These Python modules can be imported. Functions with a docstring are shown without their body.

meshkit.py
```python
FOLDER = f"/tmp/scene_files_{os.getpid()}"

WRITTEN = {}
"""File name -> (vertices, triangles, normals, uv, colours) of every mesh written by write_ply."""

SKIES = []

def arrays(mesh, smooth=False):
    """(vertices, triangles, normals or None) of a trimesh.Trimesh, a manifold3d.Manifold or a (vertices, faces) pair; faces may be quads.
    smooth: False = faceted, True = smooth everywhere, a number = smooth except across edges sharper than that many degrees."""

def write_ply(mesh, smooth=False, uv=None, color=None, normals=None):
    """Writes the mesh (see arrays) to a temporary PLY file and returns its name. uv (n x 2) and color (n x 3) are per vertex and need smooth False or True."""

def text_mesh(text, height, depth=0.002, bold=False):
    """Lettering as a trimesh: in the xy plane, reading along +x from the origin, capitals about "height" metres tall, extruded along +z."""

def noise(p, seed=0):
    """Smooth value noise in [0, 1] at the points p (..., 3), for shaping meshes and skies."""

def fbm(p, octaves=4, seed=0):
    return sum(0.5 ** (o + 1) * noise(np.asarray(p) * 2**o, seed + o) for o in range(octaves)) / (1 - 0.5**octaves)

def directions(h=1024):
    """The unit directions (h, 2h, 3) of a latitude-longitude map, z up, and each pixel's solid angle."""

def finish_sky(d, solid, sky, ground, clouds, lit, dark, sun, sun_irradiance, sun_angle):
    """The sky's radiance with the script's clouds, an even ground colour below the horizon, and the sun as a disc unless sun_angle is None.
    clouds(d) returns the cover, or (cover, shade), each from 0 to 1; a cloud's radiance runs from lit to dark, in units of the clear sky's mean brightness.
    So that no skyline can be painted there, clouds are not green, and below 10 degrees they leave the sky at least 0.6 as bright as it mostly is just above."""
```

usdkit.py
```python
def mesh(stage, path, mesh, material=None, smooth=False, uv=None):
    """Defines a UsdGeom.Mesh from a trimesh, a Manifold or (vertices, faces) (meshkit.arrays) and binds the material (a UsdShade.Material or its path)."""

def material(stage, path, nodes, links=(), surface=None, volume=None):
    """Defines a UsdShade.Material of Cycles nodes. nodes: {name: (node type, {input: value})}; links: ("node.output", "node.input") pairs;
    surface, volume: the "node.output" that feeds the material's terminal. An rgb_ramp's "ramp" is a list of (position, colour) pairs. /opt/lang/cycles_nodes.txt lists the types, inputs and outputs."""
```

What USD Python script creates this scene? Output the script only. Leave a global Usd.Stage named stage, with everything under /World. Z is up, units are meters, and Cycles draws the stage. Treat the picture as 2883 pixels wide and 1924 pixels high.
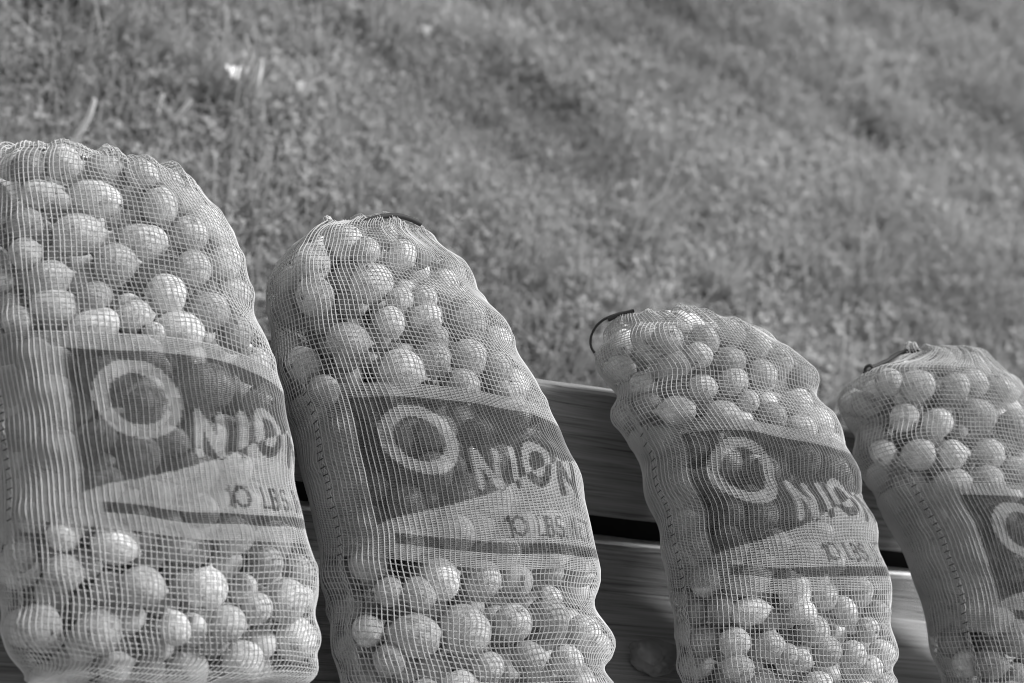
import math, random
import numpy as np
import usdkit, meshkit
from pxr import Usd, UsdGeom, UsdLux, UsdShade, Sdf, Gf, Vt
from scipy.ndimage import map_coordinates, gaussian_filter1d
from scipy.spatial import cKDTree

stage = Usd.Stage.CreateInMemory()
UsdGeom.SetStageUpAxis(stage, 'Z'); UsdGeom.SetStageMetersPerUnit(stage, 1.0)
UsdGeom.Xform.Define(stage, '/World'); UsdGeom.Scope.Define(stage, '/World/Looks')

# ------------------------------------------------------------------ camera
CAM_POS = np.array([0.0, 0.0, 1.42])
HEADING, PITCH, ROLL = map(math.radians, (32.5, 27.0, 25.5))
FPX, PW, PH = 4300.0, 2350.0, 1568.0          # focal length in units of a 2350 wide picture
FWD = np.array([math.cos(PITCH)*math.sin(HEADING), math.cos(PITCH)*math.cos(HEADING), -math.sin(PITCH)])
_r0 = np.array([math.cos(HEADING), -math.sin(HEADING), 0.0]); _u0 = np.cross(_r0, FWD)
RIGHT = _r0*math.cos(ROLL) + _u0*math.sin(ROLL)
UP = _u0*math.cos(ROLL) - _r0*math.sin(ROLL)
cam = UsdGeom.Camera.Define(stage, '/World/camera')
m = np.eye(4); m[0, :3], m[1, :3], m[2, :3], m[3, :3] = RIGHT, UP, -FWD, CAM_POS
cam.AddTransformOp().Set(Gf.Matrix4d(m.tolist()))
cam.CreateHorizontalApertureAttr(36.0)
cam.CreateFocalLengthAttr(36.0*FPX/PW)
cam.CreateFStopAttr(6.0); cam.CreateFocusDistanceAttr(1.69)
cam.CreateClippingRangeAttr((0.05, 2000.0))
cam.CreateExposureAttr(1.87)

# ------------------------------------------------------------------ sky and hazy sun (a black and white photograph: neutral light)
SUN = 0.79*RIGHT + 0.60*UP - 0.13*FWD
SUN /= np.linalg.norm(SUN)
SUN_EL, SUN_ROT = math.asin(SUN[2]), math.atan2(SUN[0], SUN[1])
sky_mat = usdkit.material(stage, '/World/Looks/sky_air', {
    'sky': ('sky_texture', {'sky_type': 'single_scattering', 'sun_disc': False, 'sun_elevation': SUN_EL, 'sun_rotation': SUN_ROT, 'aerosol_density': 2.5}),
    'grey': ('rgb_to_bw', {}), 'bg': ('background_shader', {'strength': 0.07})},
    [('sky.color', 'grey.color'), ('grey.val', 'bg.color')], surface='bg.background')
dome = UsdLux.DomeLight.Define(stage, '/World/sky')
UsdShade.MaterialBindingAPI.Apply(dome.GetPrim()).Bind(sky_mat)
dome.GetPrim().SetCustomDataByKey('kind', 'structure')
sun = UsdLux.DistantLight.Define(stage, '/World/sun')
sun.CreateIntensityAttr(0.4); sun.CreateAngleAttr(16.0); sun.CreateColorAttr(Gf.Vec3f(1, 1, 1)); sun.CreateNormalizeAttr(True)
_x = np.cross([0, 0, 1.0], SUN); _x /= np.linalg.norm(_x); _y = np.cross(SUN, _x)
m = np.eye(4); m[0, :3], m[1, :3], m[2, :3] = _x, _y, SUN
sun.AddTransformOp().Set(Gf.Matrix4d(m.tolist()))


# ------------------------------------------------------------------ small helpers
def ray(px, py):
    "direction through a point of the photograph, length 1 along the view axis"
    px, py = np.asarray(px, float)[..., None], np.asarray(py, float)[..., None]
    return RIGHT*(px - PW/2)/FPX + UP*(PH/2 - py)/FPX + FWD


def on_plane(px, py, p0, n):
    d = ray(px, py)
    t = ((p0 - CAM_POS) @ n)/(d @ n)
    return CAM_POS + d*t[..., None]


def project(P):
    q = np.asarray(P) - CAM_POS
    z = q @ FWD
    return np.stack([PW/2 + FPX*(q @ RIGHT)/z, PH/2 - FPX*(q @ UP)/z], -1), z


def unit(v):
    v = np.asarray(v, float)
    return v/np.maximum(np.linalg.norm(v, axis=-1, keepdims=True), 1e-12)


# ------------------------------------------------------------------ the bags' shapes
EPS = math.radians(33)
BAG_N = np.array([0, -math.sin(EPS), math.cos(EPS)])       # out of the bag's front
BAG_U = np.array([0, math.cos(EPS), math.sin(EPS)])        # up along the bag
ANCHOR = CAM_POS + ray(815, 905)*1.60
SKEW = -math.tan(math.radians(-8.0))                       # the row's slope in the picture
TH = 220                                                   # grid round a bag

OUTLINES = [
 dict(xc=310, top=(262, 333), capb=.10,
  L=[(200,337),(120,328),(40,340),(-20,362),(-60,400),(-75,450),(-70,600),(-60,800),(-38,1000),(-22,1200),(-8,1350),(8,1470),(40,1560),(110,1640)],
  R=[(300,350),(380,378),(430,400),(490,460),(530,520),(555,570),(570,640),(582,690),(600,750),(625,800),(640,880),(650,920),(668,1030),(672,1120),(690,1190),(705,1240),(720,1290),(727,1340),(724,1400),(730,1460),(737,1505),(722,1560),(640,1630)]),
 dict(xc=960, top=(950, 515), sq=.20,
  L=[(900,516),(800,505),(720,522),(680,545),(642,580),(612,640),(607,690),(618,760),(625,820),(640,900),(660,960),(675,1000),(690,1060),(708,1130),(722,1190),(738,1250),(742,1320),(748,1370),(755,1440),(770,1535),(790,1620),(850,1700)],
  R=[(1000,535),(1030,560),(1050,600),(1090,640),(1120,680),(1150,730),(1185,775),(1200,820),(1230,870),(1250,910),(1270,960),(1300,1025),(1322,1081),(1340,1133),(1341,1168),(1357,1220),(1364,1272),(1366,1310),(1370,1353),(1384,1421),(1400,1461),(1412,1525),(1415,1620),(1340,1720)]),
 dict(xc=1700, top=(1600, 696), sq=.55,
  L=[(1570,697),(1480,702),(1440,715),(1405,745),(1375,785),(1361,827),(1379,863),(1402,914),(1420,965),(1441,1016),(1466,1070),(1490,1143),(1505,1182),(1524,1264),(1536,1338),(1546,1408),(1554,1490),(1562,1560),(1580,1640),(1640,1730)],
  R=[(1640,718),(1680,731),(1730,740),(1770,768),(1800,798),(1840,828),(1870,868),(1888,910),(1908,950),(1945,1010),(1955,1060),(1975,1110),(1985,1150),(1997,1190),(2014,1230),(2020,1260),(2027,1300),(2040,1340),(2043,1400),(2047,1440),(2060,1530),(2066,1620),(2030,1720)]),
 dict(xc=2260, top=(2246, 810), sq=.24,
  L=[(2180,810),(2133,808),(2065,818),(2040,828),(1984,852),(1946,865),(1930,885),(1924,921),(1938,960),(1952,1000),(1960,1046),(1978,1100),(2005,1155),(2040,1210),(2072,1265),(2100,1330),(2122,1400),(2140,1490),(2155,1560),(2170,1640),(2220,1710)],
  R=[(2280,833),(2305,848),(2345,880),(2385,925),(2425,990),(2465,1080),(2492,1150),(2530,1230),(2560,1320),(2580,1400),(2595,1490),(2600,1560),(2598,1640),(2550,1730)]),
]


def skewed(p, xc):
    p = np.asarray(p, float)
    return p[..., 1] - SKEW*(p[..., 0] - xc)


class Bag:
    "a stuffed bag as a grid of points round its axis, drawn in so that its outline follows the measured one"
    def __init__(self, o, tau=0.60, cap=0.055):
        xc = o['xc']
        L, R = np.array(o['L'], float), np.array(o['R'], float)
        yl, yr, top = skewed(L, xc), skewed(R, xc), skewed(o['top'], xc)
        il, ir = np.argsort(yl), np.argsort(yr)
        bot = min(yl.max(), yr.max()) + 25
        ys = top + (bot - top)*(0.5 - 0.5*np.cos(np.linspace(0.06, math.pi - 0.05, 90)))
        lx = np.interp(ys, np.r_[top, yl[il], bot + 30], np.r_[o['top'][0], L[il, 0], L[il[-1], 0] + 150])
        rx = np.interp(ys, np.r_[top, yr[ir], bot + 30], np.r_[o['top'][0], R[ir, 0], R[ir[-1], 0] - 150])
        tl, tr = gaussian_filter1d(lx, 1.0), gaussian_filter1d(rx, 1.0)
        cx, hw = (tl + tr)/2, (tr - tl)/2
        mid = np.stack([cx, ys + SKEW*(cx - xc)], -1)
        C = on_plane(mid[:, 0], mid[:, 1], ANCHOR - BAG_N*0.045, BAG_N)
        z = (C - CAM_POS) @ FWD
        w = hw*z/FPX*1.12
        th = np.linspace(0, 2*math.pi, TH, endpoint=False)
        ca, sa = np.cos(th), np.sin(th)
        e = 0.86
        ca, sa = np.sign(ca)*np.abs(ca)**e, np.sign(sa)*np.abs(sa)**e
        Cs = C.copy()
        for it in range(7):
            Cm = np.stack([gaussian_filter1d(Cs[:, k], 4, mode='nearest') for k in range(3)], -1)
            T = unit(np.gradient(Cm, axis=0))
            T = unit(T*0 + unit((Cm[0] - Cm[-1])))            # one axis direction for the whole bag
            A = np.repeat(np.array([[1.0, 0, 0]]), len(ys), 0)
            d0 = np.linalg.norm(C - C[0], axis=1); d1 = np.linalg.norm(C - C[-1], axis=1)
            wm = np.percentile(w, 75)
            capf = lambda d, c: np.sqrt(np.clip(1 - (1 - np.clip(d/c, 0, 1))**2, 0, 1))
            cb = o.get('capb', .05)
            t = tau*(0.55*wm + 0.45*np.minimum(w, wm))*np.maximum(capf(d0 + .003, cap), .05)*np.maximum(capf(d1 + .003, cb), .08)
            t = gaussian_filter1d(t, 2)
            P = Cs[:, None] + (w[:, None]*ca)[..., None]*A[:, None] + (t[:, None]*sa)[..., None]*BAG_N
            uv, zz = project(P)
            yy = skewed(uv, xc)
            # compare the outline at each height with the measured one
            gx, gy = uv[..., 0].ravel(), yy.ravel()
            dl, dr = np.zeros(len(ys)), np.zeros(len(ys))
            for k in range(len(ys)):
                yk = yy[k].mean()
                sel = np.abs(gy - yk) < 9
                want_l, want_r = np.interp(yk, ys, tl), np.interp(yk, ys, tr)
                dl[k], dr[k] = want_l - gx[sel].min(), want_r - gx[sel].max()
            dl, dr = np.clip(gaussian_filter1d(dl, 1.5), -40, 40), np.clip(gaussian_filter1d(dr, 1.5), -40, 40)
            zc = (Cs - CAM_POS) @ FWD
            w = np.maximum(w + 0.8*(dr - dl)/2*zc/FPX*1.1, 0.004)
            Cs = Cs + (0.8*(dl + dr)/2*zc/FPX*1.1)[:, None]*A
            # the closed top: a wide flat hem with rounded shoulders
            TOPD = .048
            k1 = int(np.argmax(d0 > TOPD)); k2 = k1 + 26
            lead = (Cs[k2] - Cs[k1])/(d0[k2] - d0[k1])
            u = np.clip(d0[:k1]/TOPD, 0, 1)
            Cs[:k1] = Cs[k1] + o.get('sq', .42)*(d0[:k1] - d0[k1])[:, None]*lead
            w[:k1] = w[k1]*(.62 + .38*np.sqrt(1 - (1 - u)**2))
        self.fit = (dl, dr)
        # even spacing along the bag
        prof = np.linalg.norm(np.diff(np.stack([np.linalg.norm(Cs - Cs[0], axis=1), t*1.0, w*0.5], -1), axis=0), axis=1)
        s = np.r_[0, np.cumsum(prof)]
        self.len = s[-1]
        self.NT = int(self.len/0.0018)
        q = np.linspace(0, s[-1], self.NT)
        P = np.stack([np.stack([np.interp(q, s, P[:, j, k]) for k in range(3)], -1) for j in range(TH)], 1)
        self.A, self.T, self.N = A[0], T[0], BAG_N
        # even spacing round the bag, measured at mid height
        mid = P[int(self.NT*0.5)]
        seg = np.linalg.norm(np.roll(mid, -1, 0) - mid, axis=1)
        g = np.r_[0, np.cumsum(seg)]
        self.girth = g[-1]
        want = np.linspace(0, g[-1], TH, endpoint=False)
        fi = np.interp(want, g, np.arange(TH + 1))
        i0 = np.floor(fi).astype(int) % TH; i1 = (i0 + 1) % TH; fr = (fi - np.floor(fi))[None, :, None]
        self.P = P[:, i0]*(1 - fr) + P[:, i1]*fr
        self.th = want                                        # metres round, 0 = right edge, growing over the front
        dt = np.gradient(self.P, axis=0); ds = np.roll(self.P, -1, 1) - np.roll(self.P, 1, 1)
        self.Nrm = unit(np.cross(ds, dt))
        out = self.P - self.P.mean(1, keepdims=True)
        if (self.Nrm*out).sum() < 0: self.Nrm = -self.Nrm
        uv, z = project(self.P)
        self.uv = uv
        self.facing = ((self.P - CAM_POS)*self.Nrm).sum(-1) < 0
        fi = np.argwhere(self.facing)
        self.skin = cKDTree(self.P.reshape(-1, 3))
        self.fi, self.tree = fi, cKDTree(uv[self.facing])

    def pick(self, px, py):
        "grid row and column of the front surface seen at a point of the photograph"
        d, i = self.tree.query(np.stack([px, py], -1))
        return self.fi[i], d


BAGS = [Bag(o) for o in OUTLINES]

# ------------------------------------------------------------------ materials (greys: the photograph is black and white)
def look(name, nodes, links, surface):
    return usdkit.material(stage, '/World/Looks/' + name, nodes, links, surface=surface)


def g3(v): return (v, v, v)


M_SKIN = look('onion_skin', {
    'tc': ('texture_coordinate', {}), 'oi': ('object_info', {}),
    'map': ('mapping', {'scale': (9.0, 9.0, 0.7)}),
    'veins': ('noise_texture', {'scale': 2.2, 'detail': 3.0, 'roughness': 0.6}),
    'vr': ('rgb_ramp', {'ramp': [(0.30, g3(0.62)), (0.5, g3(0.92)), (0.7, g3(1.12))]}),
    'blot': ('noise_texture', {'scale': 1.9, 'detail': 4.0, 'roughness': 0.65}),
    'br': ('rgb_ramp', {'ramp': [(0.30, g3(0.42)), (0.44, g3(0.88)), (0.56, g3(1.0)), (0.72, g3(1.14))]}),
    'tone': ('rgb_ramp', {'ramp': [(0.0, g3(0.28)), (0.3, g3(0.41)), (0.7, g3(0.53)), (1.0, g3(0.70))]}),
    'm1': ('mix_color', {'blend_type': 'multiply', 'fac': 1.0, 'use_clamp': False}), 'm2': ('mix_color', {'blend_type': 'multiply', 'fac': 1.0, 'use_clamp': False}),
    'bump': ('bump', {'strength': 0.25, 'distance': 0.04}),
    'p': ('principled_bsdf', {'roughness': 0.56, 'specular_ior_level': 0.3, 'subsurface_weight': 0.0})},
    [('tc.object', 'map.vector'), ('map.vector', 'veins.vector'), ('veins.fac', 'vr.fac'), ('tc.object', 'blot.vector'), ('blot.fac', 'br.fac'),
     ('oi.random', 'tone.fac'), ('tone.color', 'm1.a'), ('vr.color', 'm1.b'), ('m1.result', 'm2.a'), ('br.color', 'm2.b'),
     ('m2.result', 'p.base_color'), ('veins.fac', 'bump.height'), ('bump.normal', 'p.normal')], 'p.BSDF')
M_NECK = look('dry_neck', {
    'tc': ('texture_coordinate', {}), 'map': ('mapping', {'scale': (20.0, 20.0, 2.0)}),
    'n': ('noise_texture', {'scale': 2.0, 'detail': 3.0}), 'r': ('rgb_ramp', {'ramp': [(0.3, g3(0.30)), (0.7, g3(0.58))]}),
    'p': ('principled_bsdf', {'roughness': 0.7})},
    [('tc.object', 'map.vector'), ('map.vector', 'n.vector'), ('n.fac', 'r.fac'), ('r.color', 'p.base_color')], 'p.BSDF')
M_ROOT = look('dry_roots', {'p': ('principled_bsdf', {'base_color': g3(0.16), 'roughness': 0.9})}, [], 'p.BSDF')
M_NET = look('net_cotton', {
    'ink': ('attribute', {'attribute': 'ink'}),
    'geo': ('geometry', {}), 'n': ('noise_texture', {'scale': 26.0, 'detail': 3.0}), 'nr': ('rgb_ramp', {'ramp': [(0.3, g3(0.41)), (0.7, g3(0.54))]}),
    'mix': ('mix_color', {'b': g3(0.10)}),
    'd': ('diffuse_bsdf', {'roughness': 0.6}), 't': ('translucent_bsdf', {}), 's': ('mix_closure', {'fac': 0.12})},
    [('geo.position', 'n.vector'), ('n.fac', 'nr.fac'), ('nr.color', 'mix.a'), ('ink.fac', 'mix.fac'), ('mix.result', 'd.color'), ('mix.result', 't.color'),
     ('d.BSDF', 's.closure1'), ('t.BSDF', 's.closure2')], 's.closure')
M_CORD = look('dark_cord', {'p': ('principled_bsdf', {'base_color': g3(0.018), 'roughness': 0.8})}, [], 'p.BSDF')
M_WOOD = look('weathered_wood', {
    'tc': ('texture_coordinate', {}), 'map': ('mapping', {'scale': (1.6, 62.0, 62.0)}),
    'n': ('noise_texture', {'scale': 3.0, 'detail': 7.0, 'roughness': 0.72, 'distortion': 0.9}),
    'r': ('rgb_ramp', {'ramp': [(0.32, g3(0.09)), (0.43, g3(0.20)), (0.55, g3(0.27)), (0.66, g3(0.33)), (0.8, g3(0.38))]}),
    'map2': ('mapping', {'scale': (0.9, 5.0, 5.0)}), 'n2': ('noise_texture', {'scale': 2.0, 'detail': 3.0}),
    'r2': ('rgb_ramp', {'ramp': [(0.3, g3(0.72)), (0.7, g3(1.1))]}),
    'mul': ('mix_color', {'blend_type': 'multiply', 'fac': 1.0, 'use_clamp': False}),
    'bump': ('bump', {'strength': 0.7, 'distance': 0.003}), 'p': ('principled_bsdf', {'roughness': 0.8, 'specular_ior_level': 0.25})},
    [('tc.object', 'map.vector'), ('map.vector', 'n.vector'), ('n.fac', 'r.fac'), ('tc.object', 'map2.vector'), ('map2.vector', 'n2.vector'), ('n2.fac', 'r2.fac'),
     ('r.color', 'mul.a'), ('r2.color', 'mul.b'), ('mul.result', 'p.base_color'), ('n.fac', 'bump.height'), ('bump.normal', 'p.normal')], 'p.BSDF')
M_RAW = look('raw_sawn_wood', {
    'tc': ('texture_coordinate', {}), 'map': ('mapping', {'scale': (30.0, 60.0, 60.0)}), 'n': ('noise_texture', {'scale': 1.0, 'detail': 4.0}),
    'r': ('rgb_ramp', {'ramp': [(0.3, g3(0.50)), (0.7, g3(0.80))]}), 'p': ('principled_bsdf', {'roughness': 0.8})},
    [('tc.object', 'map.vector'), ('map.vector', 'n.vector'), ('n.fac', 'r.fac'), ('r.color', 'p.base_color')], 'p.BSDF')
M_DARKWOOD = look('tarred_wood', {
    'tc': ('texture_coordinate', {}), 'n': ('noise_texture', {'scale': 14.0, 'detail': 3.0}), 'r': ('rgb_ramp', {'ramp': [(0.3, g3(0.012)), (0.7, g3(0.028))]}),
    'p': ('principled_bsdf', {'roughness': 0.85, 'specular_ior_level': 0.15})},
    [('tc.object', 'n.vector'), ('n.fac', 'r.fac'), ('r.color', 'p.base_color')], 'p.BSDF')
M_SOIL = look('soil', {
    'geo': ('geometry', {}), 'n': ('noise_texture', {'scale': 9.0, 'detail': 6.0, 'roughness': 0.65}), 'r': ('rgb_ramp', {'ramp': [(0.3, g3(0.05)), (0.7, g3(0.12))]}),
    'bump': ('bump', {'strength': 0.6, 'distance': 0.02}), 'p': ('principled_bsdf', {'roughness': 0.95, 'specular_ior_level': 0.1})},
    [('geo.position', 'n.vector'), ('n.fac', 'r.fac'), ('r.color', 'p.base_color'), ('n.fac', 'bump.height'), ('bump.normal', 'p.normal')], 'p.BSDF')


def leaf_look(name, lo, hi):
    return look(name, {
        'geo': ('geometry', {}), 'isl': ('geometry', {}),
        'n': ('noise_texture', {'scale': 1.7, 'detail': 3.0}), 'nr': ('rgb_ramp', {'ramp': [(0.35, g3(0.72)), (0.65, g3(1.22))]}),
        'r': ('rgb_ramp', {'ramp': [(0.0, g3(lo)), (0.86, g3((lo + hi)/2)), (0.93, g3(hi)), (0.955, g3(.55)), (1.0, g3(.6))]}),
        'mul': ('mix_color', {'blend_type': 'multiply', 'fac': 1.0, 'use_clamp': False}),
        'p': ('principled_bsdf', {'roughness': 0.55, 'specular_ior_level': 0.35}), 't': ('translucent_bsdf', {}), 's': ('mix_closure', {'fac': 0.42})},
        [('geo.position', 'n.vector'), ('n.fac', 'nr.fac'), ('isl.random_per_island', 'r.fac'), ('r.color', 'mul.a'), ('nr.color', 'mul.b'),
         ('mul.result', 'p.base_color'), ('mul.result', 't.color'), ('p.BSDF', 's.closure1'), ('t.BSDF', 's.closure2')], 's.closure')


M_GRASS = leaf_look('grass_leaf', 0.26, 0.46)
M_STRAW = look('dry_straw', {'p': ('principled_bsdf', {'base_color': g3(0.72), 'roughness': 0.7})}, [], 'p.BSDF')
M_PAPER = look('pale_paper', {'p': ('principled_bsdf', {'base_color': g3(0.62), 'roughness': 0.8})}, [], 'p.BSDF')
M_DULL = look('weathered_paper', {'p': ('principled_bsdf', {'base_color': g3(0.24), 'roughness': 0.8})}, [], 'p.BSDF')
M_STONE = look('grey_stone', {
    'tc': ('texture_coordinate', {}), 'n': ('noise_texture', {'scale': 30.0, 'detail': 5.0}), 'r': ('rgb_ramp', {'ramp': [(0.3, g3(0.10)), (0.7, g3(0.24))]}),
    'bump': ('bump', {'strength': 0.5, 'distance': 0.004}), 'p': ('principled_bsdf', {'roughness': 0.8})},
    [('tc.object', 'n.vector'), ('n.fac', 'r.fac'), ('r.color', 'p.base_color'), ('n.fac', 'bump.height'), ('bump.normal', 'p.normal')], 'p.BSDF')

# ------------------------------------------------------------------ scene helpers
USED = {}


def numbered(parent, name):
    k = USED.get((parent, name), 0); USED[(parent, name)] = k + 1
    return f'{parent}/{name}' + (f'_{k:03d}' if k else '')


def tag(prim, label=None, category=None, group=None, kind=None):
    for key, val in (('label', label), ('category', category), ('group', group), ('kind', kind)):
        if val: prim.SetCustomDataByKey(key, val)


def thing(name, label, category, group=None, matrix=None):
    x = UsdGeom.Xform.Define(stage, numbered('/World', name))
    if matrix is not None: x.AddTransformOp().Set(Gf.Matrix4d(np.asarray(matrix, float).T.tolist()))
    tag(x.GetPrim(), label, category, group)
    return x.GetPrim()


def obj(name, v, f, mat, parent=None, normals=None, ink=None, smooth=False):
    path = numbered(str(parent.GetPath()) if parent else '/World', name)
    if normals is None:
        return usdkit.mesh(stage, path, (v, f), mat, smooth=smooth).GetPrim()
    me = UsdGeom.Mesh.Define(stage, path)
    me.CreatePointsAttr(Vt.Vec3fArray.FromNumpy(np.ascontiguousarray(v, np.float32)))
    me.CreateFaceVertexCountsAttr(Vt.IntArray.FromNumpy(np.full(len(f), f.shape[1], np.int32)))
    me.CreateFaceVertexIndicesAttr(Vt.IntArray.FromNumpy(np.ascontiguousarray(f, np.int32).ravel()))
    me.CreateSubdivisionSchemeAttr('none')
    me.CreateNormalsAttr(Vt.Vec3fArray.FromNumpy(np.ascontiguousarray(normals, np.float32))); me.SetNormalsInterpolation('vertex')
    if ink is not None:
        UsdGeom.PrimvarsAPI(me).CreatePrimvar('ink', Sdf.ValueTypeNames.FloatArray, 'vertex').Set(Vt.FloatArray.FromNumpy(np.ascontiguousarray(ink, np.float32)))
    UsdShade.MaterialBindingAPI.Apply(me.GetPrim()).Bind(mat)
    return me.GetPrim()


def strands(P, N, rad, sides=3, closed=False, flat=1.0):
    """P (lines, points, 3) and surface normals N: every line becomes a thin round thread. Gives vertices, quads, normals."""
    L, K = P.shape[:2]
    T = np.roll(P, -1, 1) - np.roll(P, 1, 1) if closed else np.gradient(P, axis=1)
    T = unit(T); B = unit(np.cross(T, N)); Nn = unit(np.cross(B, T))
    a = np.arange(sides)*2*math.pi/sides + math.pi/2
    off = np.cos(a)[:, None]*B[:, :, None] + np.sin(a)[:, None]*flat*Nn[:, :, None]
    r = np.broadcast_to(np.asarray(rad, float), (L, K))[..., None, None]
    V = P[:, :, None] + off*r
    Nr = unit(np.cos(a)[:, None]*B[:, :, None] + np.sin(a)[:, None]*Nn[:, :, None])
    idx = np.arange(L*K*sides).reshape(L, K, sides)
    k0 = idx if closed else idx[:, :-1]
    k1 = np.roll(idx, -1, 1) if closed else idx[:, 1:]
    q = np.stack([k0, k1, np.roll(k1, -1, 2), np.roll(k0, -1, 2)], -1).reshape(-1, 4)
    return V.reshape(-1, 3), q, Nr.reshape(-1, 3)


def tube(pts, rad, sides=6, n=40):
    pts = np.asarray(pts, float)
    s = np.r_[0, np.cumsum(np.linalg.norm(np.diff(pts, axis=0), axis=1))]
    q = np.linspace(0, s[-1], n)
    P = np.stack([np.interp(q, s, pts[:, k]) for k in range(3)], -1)
    P = np.stack([gaussian_filter1d(P[:, k], 1.6, mode='nearest') for k in range(3)], -1)
    up = np.broadcast_to([0.13, 0.31, 0.94], P.shape)
    return strands(P[None], up[None], rad, sides)


def box(lo, hi, bevel=0.004):
    import trimesh
    lo, hi = np.asarray(lo, float), np.asarray(hi, float)
    c = np.array([[x, y, z] for x in (0, 1) for y in (0, 1) for z in (0, 1)], float)
    pts = []
    for k in range(3):
        b = np.full(3, bevel); b[k] = 0
        pts.append((lo + b) + c*((hi - b) - (lo + b)))
    h = trimesh.convex.convex_hull(np.vstack(pts))
    return np.array(h.vertices), np.array(h.faces)


# ------------------------------------------------------------------ the print on the bags
def seg_d(X, Y, pts):
    d = np.full(X.shape, 9.0)
    for (x0, y0), (x1, y1) in zip(pts[:-1], pts[1:]):
        vx, vy = x1 - x0, y1 - y0
        u = np.clip(((X - x0)*vx + (Y - y0)*vy)/(vx*vx + vy*vy + 1e-12), 0, 1)
        d = np.minimum(d, np.hypot(X - x0 - u*vx, Y - y0 - u*vy))
    return d


def arc(cx, cy, rx, ry, a0, a1, n=14):
    return [(cx + rx*math.cos(a), cy - ry*math.sin(a)) for a in np.radians(np.linspace(a0, a1, n))]


LETTERS = {                                                    # strokes in a box of 1 high (y down)
 '1': [[(0.05, 0.22), (0.25, 0.0), (0.25, 1.0)]],
 '0': [arc(0.42, 0.5, 0.40, 0.48, 0, 360, 24)],
 'L': [[(0.1, 0.0), (0.1, 0.97), (0.5, 0.97)]],
 'B': [[(0.1, 0.0), (0.1, 1.0)], [(0.1, 0.02), (0.32, 0.02)] + arc(0.32, 0.25, 0.2, 0.23, 90, -90) + [(0.1, 0.48)], [(0.32, 0.48)] + arc(0.32, 0.74, 0.23, 0.25, 90, -90) + [(0.1, 0.99)]],
 'S': [arc(0.32, 0.26, 0.24, 0.25, 20, 250) + arc(0.32, 0.74, 0.25, 0.25, 90, -160)],
 '.': [[(0.1, 0.96), (0.12, 0.98)]],
 'N': [[(0.1, 1.0), (0.1, 0.0), (0.55, 1.0), (0.55, 0.0)]],
 'E': [[(0.5, 0.02), (0.1, 0.02), (0.1, 0.98), (0.5, 0.98)], [(0.1, 0.5), (0.42, 0.5)]],
 'T': [[(0.0, 0.02), (0.6, 0.02)], [(0.3, 0.02), (0.3, 1.0)]],
}
WEIGHT_LINE = [('1', .116), ('0', .1225), ('L', .147), ('B', .158), ('S', .171), ('.', .182), ('N', .192), ('E', .206), ('T', .219)]


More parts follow.
